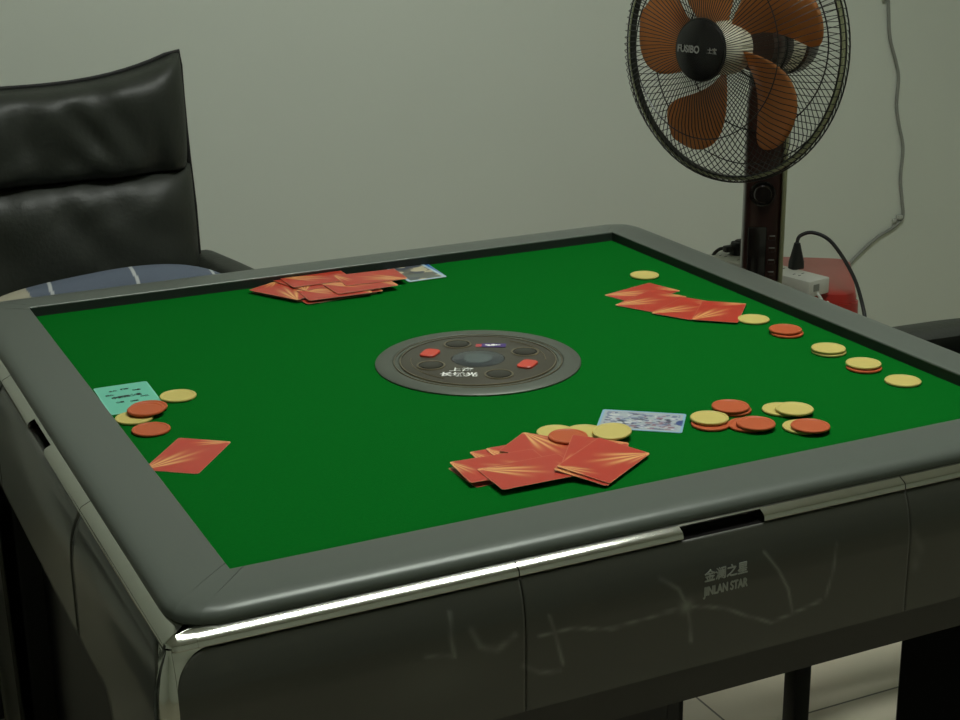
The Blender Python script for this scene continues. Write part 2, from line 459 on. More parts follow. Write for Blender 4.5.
# chrome corner brackets: strip swept round the corner, filler web and upright
for k in range(4):
    b = bmesh.new(); secs = []
    r0 = .011
    for i in range(13):
        if i == 0: a, ext = 0, 1
        ang = (i - 1) / 10 * PI / 2
        if i == 0: secs.append([side_pt(k, -.4797, d, TZ + z) for d, z in STRIP]); continue
        if i == 12: secs.append([(*rot2((-d, -.4797), k), TZ + z) for d, z in STRIP]); continue
        ang = (i - 1) / 10 * PI / 2
        cc = .5052 - r0
        row = []
        for d, z in STRIP:
            rr = max(.002, d - cc)
            row.append((*rot2((-cc - rr * math.sin(ang), -cc - rr * math.cos(ang)), k), TZ + z))
        secs.append(row)
    loft(b, secs)
    # webs on both faces
    for f in (0, 1):
        cols = []
        for i in range(15):
            s = SEND - RT + (RT) * math.sin(PI / 2 * i / 14)
            zt = TZ - .0245; zz = z_top(s) + .0007
            def P(s_, z_, back):
                d = min(.5150, panel_d(ZT - z_)) - .0006 - back
                return (*rot2((-s_, -d), k), z_) if f == 0 else (*rot2((-d, -s_), k), z_)
            zz = min(zz, zt - .0002)
            cols.append([P(s, zt, 0), P(s, (zt + zz) / 2, 0), P(s, zz, 0), P(s, zz, .004), P(s, zt, .004)])
        loft(b, cols)
    # upright
    sec = []
    for z, gro in [(TZ - .0215, -.0004), (TZ - .0245, 0.0)] + [(ZT - q_, panel_d(q_) - .5050) for q_ in (.004, .010, .019, .030, .045, .09, .12)] + [(.40, .008), (.008, .004)]:
        q = .5052 + gro; i_ = SEND + .0004; rr = (q - i_) * .96
        pl = [(-i_, -q)]
        for t in range(6):
            a = t / 5 * PI / 2; pl.append((-(q - rr) - rr * math.sin(a), -(q - rr) - rr * math.cos(a)))
        pl += [(-q, -i_), (-i_ + .004, -i_), (-i_ + .004, -i_ + .004), (-i_, -i_ + .004)]
        sec.append([(*rot2(p_, k), z) for p_ in pl])
    loft(b, sec)
    obj('corner_bracket', recalc(b), M['chrome'], table, True)
# lower frame behind and below the panels
b = bmesh.new()
for k in range(4):
    g = bmesh.ops.create_cube(b, size=1)['verts']
    bmesh.ops.scale(b, vec=(.90, .03, .042), verts=g); bmesh.ops.translate(b, vec=(0, -.490, TZ - .166), verts=g)
    bmesh.ops.rotate(b, verts=g, cent=(0, 0, 0), matrix=Matrix.Rotation(k * PI / 2, 3, 'Z'))
obj('lower_frame', b, M['frame'], table)
b = bmesh.new(); box(b, (0, 0, TZ - .166), (.955, .955, .040), .004)
obj('bottom_tray', b, M['black'], table)
b = bmesh.new(); box(b, (-.175, .08, (TZ - .186) / 2 + .01), (.572, .74, TZ - .20), .01); box(b, (-.15, -.295, .30), (.46, .012, .40), .002)
obj('machine_box', b, M['black'], table)
for k in range(4):
    b = bmesh.new(); cx, cy = rot2((-.421, -.421), k)
    box(b, (cx, cy, .303), (.140, .140, .56), .004)
    lg = obj('leg_post', b, M['black'], table)
    b = bmesh.new(); box(b, (cx, cy, .012), (.15, .15, .024), .004); obj('foot', b, M['black'], lg)

# centre control disc (felt level)
dm = bmesh.new()
CR0 = FZ
lathe(dm, [(0, -.002), (.119, -.002), (.1192, .0016), (.1175, .0030), (.1000, .0036), (.0985, .0020), (.0970, .0020), (.0965, .0030), (0.093, .0030), (.0925, .0018), (.0910, .0018), (0, .0018)], 96)
disc = obj('control_disc', recalc(dm), M['discring'], table, True, (-.001, -.003, CR0))
dm = bmesh.new(); lathe(dm, [(0, .0015), (.0885, .0015), (.0890, .0032), (.0880, .0038), (.034, .0046), (.031, .0046), (.031, .0015)], 96)
obj('disc_plate', recalc(dm), M['discin'], disc, True)
dm = bmesh.new(); lathe(dm, [(.0900, .0022), (.0895, .0040), (.0908, .0040), (.0913, .0022)], 96, closed=True); obj('gold_ring', recalc(dm), M['gold'], disc, True)
dm = bmesh.new(); lathe(dm, [(.0970, .0026), (.0968, .0037), (.0976, .0037), (.0980, .0026)], 96, closed=True); obj('gold_ring', recalc(dm), M['gold'], disc, True)
# short raised arcs between the buttons
for a0, a1 in ((150, 215), (330, 395)):
    dm = bmesh.new(); tube(dm, [(.078 * math.cos(math.radians(a)), .078 * math.sin(math.radians(a)), .0040) for a in range(a0, a1 + 1, 5)], .0007, 6)
    obj('arc_trim', dm, M['gold'], disc, True)
for i, (x, y) in enumerate(((.0021, .0609), (.0599, -.0023), (-.0585, .0024), (-.0035, -.0618))):
    dm = bmesh.new(); lathe(dm, [(.0145, .0038), (.0145, .0052), (.0165, .0052), (.0168, .0038)], 36, (x, y, 0), closed=True)
    rg = obj('button_ring', recalc(dm), M['gold'], disc, True)
    dm = bmesh.new(); lathe(dm, [(0, .0058), (.010, .0060), (.0125, .0054), (.0128, .0036)], 36, (x, y, 0)); obj('button', recalc(dm), M['button'], disc, True)
    dm = bmesh.new(); lathe(dm, [(.0128, .0045), (.0145, .0045)], 36, (x, y, 0)); obj('button_gap', dm, M['groove'], rg)
for x, y in ((-.0419, .0426), (.0403, -.0466)):
    a = math.atan2(y, x); dm = bmesh.new(); loft(dm, [rrect(.019, .027, .006, -.002), rrect(.019, .027, .006, .0012), rrect(.017, .025, .005, .002)]); bmesh.ops.rotate(dm, verts=dm.verts[:], cent=(0, 0, 0), matrix=Matrix.Rotation(a, 3, 'Z'))
    bmesh.ops.translate(dm, verts=dm.verts[:], vec=(x, y, .0048)); o = obj('red_button', dm, M['redbtn'], disc, True); o['label'] = 'red rounded button'
dm = bmesh.new(); lathe(dm, [(0, .0019), (.0308, .0019)], 48); dz = obj('dice_well', dm, M['groove'], disc)
dm = bmesh.new(); lathe(dm, [(0, .0032), (.012, .0036), (.016, .0030), (.0165, .0020)], 48); obj('dice_tray', recalc(dm), M['silver'], disc, True)
dm = bmesh.new(); lathe(dm, [(.0306, .0040), (.0300, .0052), (.026, .0066), (.018, .0078), (.009, .0084), (0, .0086)], 48); obj('dice_dome', recalc(dm), M['dome'], disc, True)
aT = -.448 - .06
RT_ = Matrix.Rotation(aT, 4, 'Z')
text('disc_lettering', '上海', .0140, M['white'], disc, Matrix.Translation((-.0347, -.0290, .0049)) @ RT_, offset=.0002)
text('disc_lettering', '长城光', .0145, M['white'], disc, Matrix.Translation((-.0445, -.0425, .0047)) @ RT_, offset=.0004)
dm = bmesh.new(); box(dm, (.0, 0, 0), (.030, .014, .0005)); bmesh.ops.rotate(dm, verts=dm.verts[:], cent=(0, 0, 0), matrix=RT_.to_3x3()); bmesh.ops.translate(dm, verts=dm.verts[:], vec=(.0375, .0365, .0048))
lb = obj('purple_label', dm, M['purple'], disc)
dm = bmesh.new(); box(dm, (.0, 0, 0), (.007, .011, .0006)); bmesh.ops.rotate(dm, verts=dm.verts[:], cent=(0, 0, 0), matrix=RT_.to_3x3()); bmesh.ops.translate(dm, verts=dm.verts[:], vec=(.0220, .0440, .0048))
obj('red_label', dm, M['redlab'], disc)
text('label_lettering', '•a8••', .0095, M['white'], lb, Matrix.Translation((.0365, .0360, .0054)) @ RT_, offset=.0004)

# ------------------------------------------------------------------ chips
def chip_bm():
    b = bmesh.new()
    lathe(b, [(0, 0), (.0185, 0), (.0197, .0006), (.0200, .0012), (.0200, .0020), (.0195, .0028), (.0182, .0031), (.0168, .0030), (.0163, .0026), (0, .0026)], 48)
    return recalc(b)
CT = .0031
chip_src = {}
def chip(u, v, colour, label, lift=0.0, group='playing chips on the felt', tilt=None):
    z = FZ + lift
    p = ray(u, v, z + .0028)
    if colour not in chip_src:
        o = obj(colour + '_chip', chip_bm(), M['chipy' if colour == 'yellow' else 'chipo'], None, True); chip_src[colour] = o
    else:
        o = chip_src[colour].copy(); C.objects.link(o)
    o.location = (p.x, p.y, z + .0001); o.rotation_euler = tilt if tilt else (0, 0, random.random() * 6)
    return tag(o, label, 'chip', group)

# ------------------------------------------------------------------ cards
CW, CL, CTH = .057, .088, .00045
def lerp(a, b, t): return tuple(x + (y - x) * t for x, y in zip(a, b))
RED = (.45, .040, .020); REDD = (.38, .034, .022); GOLD = (.86, .53, .18)
def ss(a, b, x):
    t = max(0, min(1, (x - a) / (b - a))); return t * t * (3 - 2 * t)
def red_col(x, y):              # x across the short side, y along the long side
    c = RED
    for cx, cy, L, base in ((0, 0, .064, 60), (CW, CL, .036, 200)):
        dx, dy = x - cx, y - cy; r = math.hypot(dx, dy); a = math.degrees(math.atan2(dy, dx)) % 360
        for off, w, l2, am in ((-15, 4.2, 1.0, .85), (-3, 2.6, 1.25, .95), (8, 3.6, 1.1, .95), (20, 3.0, .7, .6)):
            f = math.exp(-((a - base - off) / w) ** 2) * ss(L * l2, L * l2 * .25, r) * am
            c = lerp(c, GOLD, f)
        c = lerp(c, GOLD, .55 * ss(.007, .002, r))
    e = min(x, y, CW - x, CL - y)
    if e < .0009: c = lerp(c, (.62, .30, .16), .55)
    return c
def teal_col(x, y):
    c = (.13, .50, .36)
    if min(x, y, CW - x, CL - y) < .0012: c = (.20, .60, .45)
    return c
rnd = random.Random(3)
BL = [(rnd.random() * CW, rnd.random() * CL, .002 + rnd.random() * .005, rnd.choice([(.10, .12, .22), (.05, .06, .10), (.30, .32, .42), (.24, .12, .16), (.55, .56, .55), (.16, .20, .30)])) for _ in range(300)]
def pic_col(x, y):
    c = (.36, .41, .43); e = min(x, y, CW - x, CL - y)
    if e < .0025: c = (.22, .42, .56)
    elif e > .006:
        for bx, by, r, col in BL:
            d = math.hypot((x - bx) * 1.6, y - by)
            if d < r * .6: c = col
    if math.hypot(x - CW / 2, y) < .009 and y > .002: c = (.04, .07, .22)
    return c
BL2 = [(rnd.random() * CW, rnd.random() * CL, .005 + rnd.random() * .008, rnd.choice([(.10, .10, .08), (.16, .15, .12), (.50, .45, .30), (.07, .08, .10), (.12, .14, .12)])) for _ in range(40)]
def pic2_col(x, y):
    c = (.13, .13, .11); e = min(x, y, CW - x, CL - y)
    for bx, by, r, col in BL2:
        if math.hypot(x - bx, (y - by) * 1.5) < r: c = col
    if e < .0045: c = (.42, .56, .64)
    return c
def blue_col(x, y):
    e = min(x, y, CW - x, CL - y)
    return (.45, .62, .75) if e < .001 else (.02, .13, .42)
def card_bm(fn, nx=56, ny=86, bend=0.0):
    b = bmesh.new(); lay = b.verts.layers.float_color.new('col'); R_ = .003
    top = []
    def corner(x, y):
        # pull the vertices at the rounded corners in
        for cx, cy, sx, sy in ((R_, R_, -1, -1), (CW - R_, R_, 1, -1), (R_, CL - R_, -1, 1), (CW - R_, CL - R_, 1, 1)):
            if (x - cx) * sx > 0 and (y - cy) * sy > 0:
                d = max(abs(x - cx), abs(y - cy)); hp = math.hypot(x - cx, y - cy)
                if hp > 0: return cx + (x - cx) * d / hp, cy + (y - cy) * d / hp
        return x, y
    grid = {}
    for lvl, z in ((0, CTH), (1, 0)):
        nX, nY = nx, ny
        for i in range(nX + 1):
            for j in range(nY + 1):
                if lvl == 1 and 0 < i < nX and 0 < j < nY: continue
                x, y = CW * i / nX, CL * j / nY; X, Y = corner(x, y)
                v = b.verts.new((X, Y, z + bend * (2 * y / CL - 1) ** 2)); v[lay] = (*(fn(x, y)), 1) if lvl == 0 else (.6, .5, .42, 1); grid[lvl, i, j] = v
    for i in range(nx):
        for j in range(ny): b.faces.new([grid[0, i, j], grid[0, i + 1, j], grid[0, i + 1, j + 1], grid[0, i, j + 1]])
    ring = [(i, 0) for i in range(nx)] + [(nx, j) for j in range(ny)] + [(i, ny) for i in range(nx, 0, -1)] + [(0, j) for j in range(ny, 0, -1)]
    for a, c_ in zip(ring, ring[1:] + ring[:1]):
        b.faces.new([grid[1, a[0], a[1]], grid[1, c_[0], c_[1]], grid[0, c_[0], c_[1]], grid[0, a[0], a[1]]])
    b.faces.new([grid[1, i, j] for i, j in reversed(ring)])
    return b
card_src = {}
def card(kind, A, B, side, turn, label, lift=0.0, group=None, tilt=0.0, name=None, roll=0.0):
    """A, B: photo points of two corners joined by the `side` edge; turn +1: card lies to the left of A->B, -1 right."""
    z = FZ + lift + .0002
    a, c_ = ray(*A, z + CTH), ray(*B, z + CTH); d = (c_ - a); ang = math.atan2(d.y, d.x)
    if kind not in card_src:
        fn, m, nm = {'red': (red_col, M['cardback'], 'red_card'), 'teal': (teal_col, M['print'], 'teal_card'), 'pic': (pic_col, M['print'], 'picture_card'),
                 'pic2': (pic2_col, M['print'], 'picture_card'), 'blue': (blue_col, M['print'], 'picture_card')}[kind]
        o = obj(nm, card_bm(fn), m, None); card_src[kind] = o
    else:
        o = card_src[kind].copy(); C.objects.link(o)
    ux = Vector((math.cos(ang), math.sin(ang), 0)); ul = Vector((-ux.y, ux.x, 0)) * turn
    # local x = short side, local y = long side, keep right-handed by choosing the origin corner
    if side == 'short':
        if turn == 1: org, ax = a, ang
        else: org, ax = a + ux * CW, ang + PI       # x axis reversed -> y axis to the right of A->B
    else:
        if turn == 1: org, ax = a + ul * CW, ang - PI / 2
        else: org, ax = a, ang - PI / 2
        if turn == 1: org = a + ul * 0; ax = ang - PI / 2; org = a + ul * CW
    rz = ax
    o.rotation_euler = (tilt, roll, rz); o.location = (org.x, org.y, z)
    return tag(o, label, 'card', group)

# ------------------------------------------------------------------ things on the felt
def flip(o):
    c = Matrix.Rotation(o.rotation_euler.z, 3, 'Z') @ Vector((CW, CL, 0))
    o.location = o.location + c; o.rotation_euler.z += PI
    return o
LY_ = .00075
G1, G2, G3 = 'red cards in the heap by the far rim', 'red cards in the near heap', 'red cards fanned by the right rim'
far = [
    ('long', (302, 302), (249, 292), -1, 0, 'lowest red card of the far heap, its corner pointing left'),
    ('short', (300, 293), (316, 301.5), +1, 1, 'red card low in the far heap, its front edge over the lowest card'),
    ('short', (290, 294), (302, 301), +1, 2, 'red card low in the far heap, just over the two lowest ones'),
    ('short', (307, 288.5), (317, 296), +1, 3, 'red card at the lower right of the far heap, its end nearest the camera side'),
    ('long', (297.5, 300), (251, 290.6), -1, 4, 'red card lying just above the lowest one of the far heap'),
    ('short', (296, 290), (303, 295.5), +1, 5, 'red card with a pale bent edge in the middle of the far heap'),
    ('long', (305.5, 291), (279, 282.5), -1, 6, 'red card under the topmost left one of the far heap'),
    ('short', (322, 284), (335, 292), +1, 7, 'red card in the centre of the far heap, over the bent-edged card'),
    ('short', (279, 277.5), (292, 286.5), +1, 8, 'topmost left red card of the far heap with long gold streaks'),
    ('long', (408, 278.5), (352, 285), -1, 8.2, 'topmost right red card of the far heap, lying over the grey picture card'),
]
card('blue', (425, 262), (447, 276.6), 'long', -1, 'card with a blue edge showing from under the grey picture card', 0, 'picture cards')
card('pic2', (420.5, 262.5), (448.5, 277.5), 'long', -1, 'grey and white picture card sticking out right of the far heap', LY_, 'picture cards')
for sd, a, b_, tn, ly, lab in ((q[0], q[1], q[2], q[3], q[4], q[5]) for q in far):
    card('red', a, b_, sd, tn, lab, (ly + 2) * LY_ if ly > 2 else ly * LY_, G1)

# fan of four by the right rim
card('red', (604, 295), (646, 283.5), 'long', -1, 'red card at the left end of the fan by the right rim', 0, G3)
card('red', (614.5, 305), (655, 312.5), 'short', +1, 'second red card from the left in the fan by the right rim', LY_, G3)
card('red', (651, 313), (692, 320), 'short', +1, 'third red card from the left in the fan by the right rim', 2 * LY_, G3)
card('red', (692, 319.5), (736, 322.5), 'short', +1, 'red card at the right end of the fan by the right rim', 3 * LY_, G3)

# lone card and teal card on the left
flip(card('red', (231.5, 441.5), (197, 475), 'long', -1, 'single red card lying alone near the left rim', 0, None))
tc = card('teal', (146.5, 381), (163.5, 403), 'long', -1, 'teal card with dark writing by the left rim', 0, None)
tc.scale = (1.05, 1.08, 1)
def on_card(o, name, body, size, x, y, rz, off=.0002, m=M['black']):
    return text(name, body, size, m, o, Matrix.Translation((x, y, CTH + .00012)) @ Matrix.Rotation(rz, 4, 'Z'), offset=off, extrude=.00005)
on_card(tc, 'card_title', '中國四大名', .0064, CW * .52, CL * .44, PI + .08, .0004)
for i, (x, y, s) in enumerate(((.30, .80, '小心'), (.52, .82, '注意'), (.72, .74, '安全'), (.20, .66, '开心'), (.78, .48, '平安'), (.30, .38, '大吉'), (.55, .36, '如意'))):
    on_card(tc, 'card_note', s, .0042, CW * (1 - x), CL * (1 - y), PI + .08, .0003)

# near heap
card('red', (447.5, 468), (470, 489), 'short', +1, 'lowest red card of the near heap, only its left tip showing', 0, G2).rotation_euler.z += .12
flip(card('red', (469, 452), (487, 468), 'short', +1, 'red card peeping out behind the near heap, nearer its left tip', LY_, G2))
flip(card('red', (485, 448.5), (503, 463), 'short', +1, 'red card peeping out behind the near heap, between two gold corners', 2 * LY_, G2))
card('red', (523.5, 432), (500, 449.5), 'short', +1, 'red card at the back of the near heap with broad gold streaks on top', 5 * LY_, G2)
flip(card('red', (449, 462), (472.5, 484.7), 'short', +1, 'red card at the left of the near heap, half under the front one', 6.2 * LY_, G2))
card('red', (476.5, 469), (505, 491.5), 'short', +1, 'front red card of the near heap with gold streaks on its left', 7.2 * LY_, G2)
card('red', (647, 455.5), (610, 483.7), 'long', -1, 'lowest red card of the right-hand group in the near heap', .0024, G2, roll=-.10)
card('red', (560, 467), (574, 430.5), 'long', -1, 'middle red card of the right-hand group in the near heap', .0082, G2, roll=.095)
card('red', (650.4, 453.2), (611, 482.4), 'long', -1, 'top right red card of the near heap, its gold tip pointing right', .0036, G2, roll=-.105)
card('pic', (686.5, 414), (601, 409), 'long', +1, 'pale blue picture card behind the near heap', 0, 'picture cards')

GC = 'playing chips on the felt'
chip(178, 395, 'yellow', 'yellow chip lying beside the teal card')
chip(134, 417, 'yellow', 'yellow chip by the left rim, under the edge of an orange chip')
chip(148.6, 406.3, 'orange', 'orange chip directly on the teal card, mostly under another orange chip', CTH + .0004)
chip(146, 408.5, 'orange', 'orange chip on top of the chips on the teal card', CTH + .0004 + CT + .0002)
chip(151, 428.5, 'orange', 'orange chip by the left rim nearest the single red card')
chip(644.5, 274.5, 'yellow', 'yellow chip behind the fan of red cards, farthest from the camera')
chip(753.5, 318.5, 'yellow', 'yellow chip touching the right end of the fanned red cards')
chip(787, 332, 'orange', 'lower orange chip of the orange pair by the right rim')
chip(785.5, 328.5, 'orange', 'upper orange chip of the orange pair by the right rim', CT + .0002)
chip(829, 350.5, 'yellow', 'lower yellow chip of the all-yellow pair by the right rim')
chip(828.5, 347.5, 'yellow', 'upper yellow chip of the all-yellow pair by the right rim', CT + .0002)
chip(864, 366.5, 'orange', 'orange chip under a yellow chip by the right rim')
chip(863.5, 362.5, 'yellow', 'yellow chip on an orange chip by the right rim', CT + .0002)
chip(903, 380, 'yellow', 'single yellow chip by the right rim, farthest right')
chip(710.5, 423, 'orange', 'orange chip under a yellow chip, right beside the pale blue picture card')
chip(709.5, 417, 'yellow', 'yellow chip on an orange chip, right beside the pale blue picture card', CT + .0002)
chip(732.5, 408.5, 'orange', 'lower orange chip of the rearmost near orange pair')
chip(730.5, 405.5, 'orange', 'upper orange chip of the rearmost near orange pair', CT + .0002)
chip(747, 424, 'orange', 'lower orange chip of the pair right of the yellow and orange stack')
chip(756, 422.5, 'orange', 'upper orange chip of the pair right of the yellow and orange stack', CT + .0002)
chip(781, 408.5, 'yellow', 'lower yellow chip of the near yellow pair')
chip(794.5, 408, 'yellow', 'upper yellow chip of the near yellow pair', CT + .0002)
chip(802, 426, 'yellow', 'yellow chip half under an orange chip nearest the front right')
chip(810.5, 425, 'orange', 'orange chip on a yellow chip nearest the front right', CT + .0002)
chip(556, 431.5, 'yellow', 'yellow chip peeping out behind the near heap of cards, leftmost there')
chip(568, 435.5, 'orange', 'orange chip lying on the back of the near heap of cards', .0042)
chip(585, 431, 'yellow', 'yellow chip behind the near heap, under another yellow chip')
chip(612, 430.5, 'yellow', 'yellow chip leaning on its neighbour beside the pale blue picture card', .0052, tilt=(.03, -.07, 0))

# ------------------------------------------------------------------ pedestal fan
FC = Vector((.847, .742, .214 + TZ)); AX = Vector((-.947, -.32, .045)).normalized()
PB = Vector((.943, .768, 0))
fan = empty('pedestal_fan', PB, 'brown pedestal fan with amber blades and black wire guard', 'fan')
side = Vector((0, 0, 1)).cross(AX).normalized(); upv = AX.cross(side)
FM = Matrix.Translation(FC - PB) @ Matrix((side, upv, AX)).transposed().to_4x4()      # local z = the way the fan faces
RG = .2285
def fobj(name, b, m, parent=fan, smooth=True):
    bmesh.ops.transform(b, matrix=FM, verts=b.verts[:]); return obj(name, b, m, parent, smooth)
# grilles
def wires(prof, n, twist, r=.00085):
    b = bmesh.new()
    for k in range(n):
        a0 = 2 * PI * k / n
        pts = [(rr * math.cos(a0 + twist * (rr / RG) ** 1.5), rr * math.sin(a0 + twist * (rr / RG) ** 1.5), z) for rr, z in prof]
        tube(b, pts, r, 4, caps=False)
    return b
fp = [(.050, .086), (.09, .085), (.135, .079), (.175, .066), (.205, .045), (.225, .018), (.233, .004)]
rp = [(.055, -.080), (.10, -.078), (.15, -.070), (.19, -.052), (.217, -.028), (.234, -.004)]
fg = fobj('front_guard', wires(fp, 110, .18), M['wire'])
b = bmesh.new()
for rr, z, w in ((.052, .087, .002), (.152, .077, .0011), (.2335, .004, .0014)): tube(b, [(rr * math.cos(2 * PI * k / 72), rr * math.sin(2 * PI * k / 72), z) for k in range(72)], w, 6, True)
fobj('guard_hoop', b, M['wire'], fg)
rg = fobj('rear_guard', wires(rp, 110, -.22), M['wire'])
b = bmesh.new()
for rr, z, w in ((.150, -.070, .0014), (.206, -.040, .0012), (.2345, -.005, .0014), (.06, -.080, .002)): tube(b, [(rr * math.cos(2 * PI * k / 72), rr * math.sin(2 * PI * k / 72), z) for k in range(72)], w, 6, True)
fobj('guard_hoop', b, M['wire'], rg)
b = bmesh.new(); lathe(b, [(RG - .003, -.005), (RG + .0015, -.005), (RG + .0025, 0), (RG + .0015, .005), (RG - .003, .005), (RG - .0015, 0)], 96, closed=True)
o = fobj('clamp_ring', recalc(b), M['ringgold']); o['label'] = 'pale green-gold clamp ring'
b = bmesh.new(); lathe(b, [(RG - .0060, -.006), (RG - .0032, -.007), (RG - .0032, .0068), (RG - .0060, .0058)], 96, closed=True); fobj('ring_liner', recalc(b), M['wire'])
# badge
b = bmesh.new(); lathe(b, [(0, .098), (.020, .0975), (.040, .095), (.050, .091), (.0525, .086), (.051, .083), (0, .083)], 56)
bd = fobj('badge', recalc(b), M['blackg'])
text('badge_lettering', 'FUSIBO', .0170, M['dimprint'], bd, FM @ Matrix.Translation((-.018, .000, .0982)) , offset=.0005, sx=.85)
text('badge_lettering', '富士宝', .0110, M['dimprint'], bd, FM @ Matrix.Translation((.027, .000, .0972)), offset=.0001, sx=.9)
# hub and blades
b = bmesh.new(); prof = [(0, .064), (.020, .062), (.034, .055), (.042, .042), (.045, .026), (.045, .000), (0, .000)]
lathe(b, prof, 48); hb = fobj('blade_hub', recalc(b), M['cream'])
b = bmesh.new()
for k in range(40):
    a = 2 * PI * k / 40
    tube(b, [((.0455) * math.cos(a), .0455 * math.sin(a), z) for z in (.002, .030)], .0008, 4)
fobj('hub_rib', b, M['cream'], hb)
nr, na = 22, 16
for i in range(5):
    base = math.radians(183 + 72 * i)
    b = bmesh.new(); grid = []
    for j in range(nr + 1):
        t = 1 - (1 - j / nr) ** 1.7; r_ = .040 + .156 * t
        wid = math.radians(60) * (.22 + .9 * t) ** .38 * math.sqrt(max(0, 1 - t ** 5)) if t < 1 else 0.004
        mid = base - math.radians(30) * (t - .45)
        row = []
        for q in range(na + 1):
            w = q / na - .5; a = mid + wid * w
            zz = .012 + w * .052 * (wid / math.radians(60)) * (1 - .25 * t) + .008 * math.cos(PI * w) * t
            row.append(b.verts.new((r_ * math.cos(a), r_ * math.sin(a), zz)))
        grid.append(row)
    for j in range(nr):
        for q in range(na): b.faces.new((grid[j][q], grid[j + 1][q], grid[j + 1][q + 1], grid[j][q + 1]))
    o = fobj('blade', recalc(b), M['blade'], fan); md = o.modifiers.new('t', 'SOLIDIFY'); md.thickness = .0018; md.offset = 0
# motor
b = bmesh.new(); lathe(b, [(0, -.060), (.045, -.062), (.050, -.078), (.052, -.100), (.051, -.112)], 48); pass
mt = fobj('motor_housing', recalc(b), M['motor'])
b = bmesh.new(); lathe(b, [(.0512, -.112), (.0515, -.150), (.0505, -.151), (.0500, -.112)], 48, closed=True); o = fobj('motor_band', recalc(b), M['cream'], mt)
b = bmesh.new(); tube_pts = []
for a0, a1 in ((50, 120), (130, 150)):
    rows = []
    for a in range(a0, a1 + 1, 5):
        ar = math.radians(a); rows.append([(.0521 * math.cos(ar), .0521 * math.sin(ar), z) for z in (-.118, -.146)])
    vs = [[b.verts.new(p) for p in r_] for r_ in rows]
    for p_, q_ in zip(vs[:-1], vs[1:]): b.faces.new((p_[0], q_[0], q_[1], p_[1]))
fobj('blue_sticker', b, M['bluelab'], mt)
b = bmesh.new(); lathe(b, [(.0512, -.150), (.0560, -.153), (.0560, -.176), (.050, -.192), (.035, -.201), (0, -.204)], 48); fobj('motor_cap', recalc(b), M['motor'], mt)
# neck and column
b = bmesh.new(); hp = FM @ Vector((0, -.03, -.112))
box(b, (hp.x, hp.y, hp.z - .04), (.055, .055, .09), .012); neck = obj('neck', b, M['fandark'], fan, True)
yaw = -.448 - .08
b = bmesh.new(); secs = []
colrot = Matrix.Rotation(yaw, 3, 'Z')
for z, w in ((.03, .078), (.30, .073), (.60, .068), (.72, .066), (.80, .068), (.89, .066), (.915, .058)):
    secs.append([colrot @ p for p in rrect(w, .050, .012, z)])
loft(b, secs); col = obj('column', recalc(b), M['fanwood'], fan, True)
b = bmesh.new(); box(b, (.0370, -.004, .45), (.008, .048, .84), .003); bmesh.ops.rotate(b, verts=b.verts[:], cent=(0, 0, 0), matrix=colrot); o = obj('side_trim', b, M['ringgold'], col, True)
b = bmesh.new(); box(b, (-.008, -.0255, .50), (.034, .006, .32), .002); bmesh.ops.rotate(b, verts=b.verts[:], cent=(0, 0, 0), matrix=colrot); cp = obj('control_panel', b, M['fandark'], col, True)
for i in range(7):
    b = bmesh.new(); z = .640 - i * .0225
    box(b, (.019, -.0262, z), (.013, .004, .0090), .0015); bmesh.ops.rotate(b, verts=b.verts[:], cent=(0, 0, 0), matrix=colrot); bt = obj('switch_button', b, M['fanwood'], col, True)
    b = bmesh.new(); box(b, (.019, -.0285, z + .0035), (.010, .001, .0012)); bmesh.ops.rotate(b, verts=b.verts[:], cent=(0, 0, 0), matrix=colrot); obj('button_glint', b, M['print_and_glint'], bt)  # thin pale line standing in for the reflection on each button
b = bmesh.new(); lathe(b, [(.0235, 0), (.0235, .005), (.0210, .006), (.0205, .003), (.0170, .003), (.0165, .012), (.0145, .0145), (0, .0145)], 40)
kz = .722
bmesh.ops.transform(b, matrix=Matrix.Rotation(yaw, 4, 'Z') @ Matrix.Translation((-.002, -.0245, kz)) @ Matrix.Rotation(PI / 2, 4, 'X'), verts=b.verts[:])
obj('knob', recalc(b), M['fandark'], col, True)
b = bmesh.new(); lathe(b, [(0, 0), (.150, 0), (.155, .006), (.148, .018), (.10, .030), (.05, .040), (0, .042)], 64); obj('base', recalc(b), M['fanwood'], fan, True)

# ------------------------------------------------------------------ red stool with power strip
SA = -.62; sc_ = (ray(781, 258, .470) + ray(785, 289, .470)) / 2
st = empty('plastic_stool', (sc_.x, sc_.y, 0), 'red plastic stool by the wall behind the fan', 'stool', rz=SA)
ST = .470
b = bmesh.new(); loft(b, [rrect(.288, .290, .030, ST - .030), rrect(.290, .292, .032, ST - .012), rrect(.284, .286, .032, ST - .003), rrect(.27, .272, .028, ST)]); obj('seat', recalc(b), M['redstool'], st, True)
b = bmesh.new()
for k in range(4):
    g = box(bmesh.new(), (0, .140, ST - .062), (.25, .008, .07), .003)
    me = bpy.data.meshes.new('x'); g.transform(Matrix.Rotation(k * PI / 2, 4, 'Z')); g.to_mesh(me); g.free(); b.from_mesh(me); bpy.data.meshes.remove(me)
obj('apron', b, M['redstool'], st, True)
for sx in (-1, 1):
    for sy in (-1, 1):
        b = bmesh.new(); loft(b, [[p + Vector((sx * .140, sy * .140, 0)) for p in rrect(.045, .045, .018, 0)], [p + Vector((sx * .122, sy * .122, 0)) for p in rrect(.052, .052, .022, ST - .02)]])
        obj('leg', recalc(b), M['redstool'], st, True)
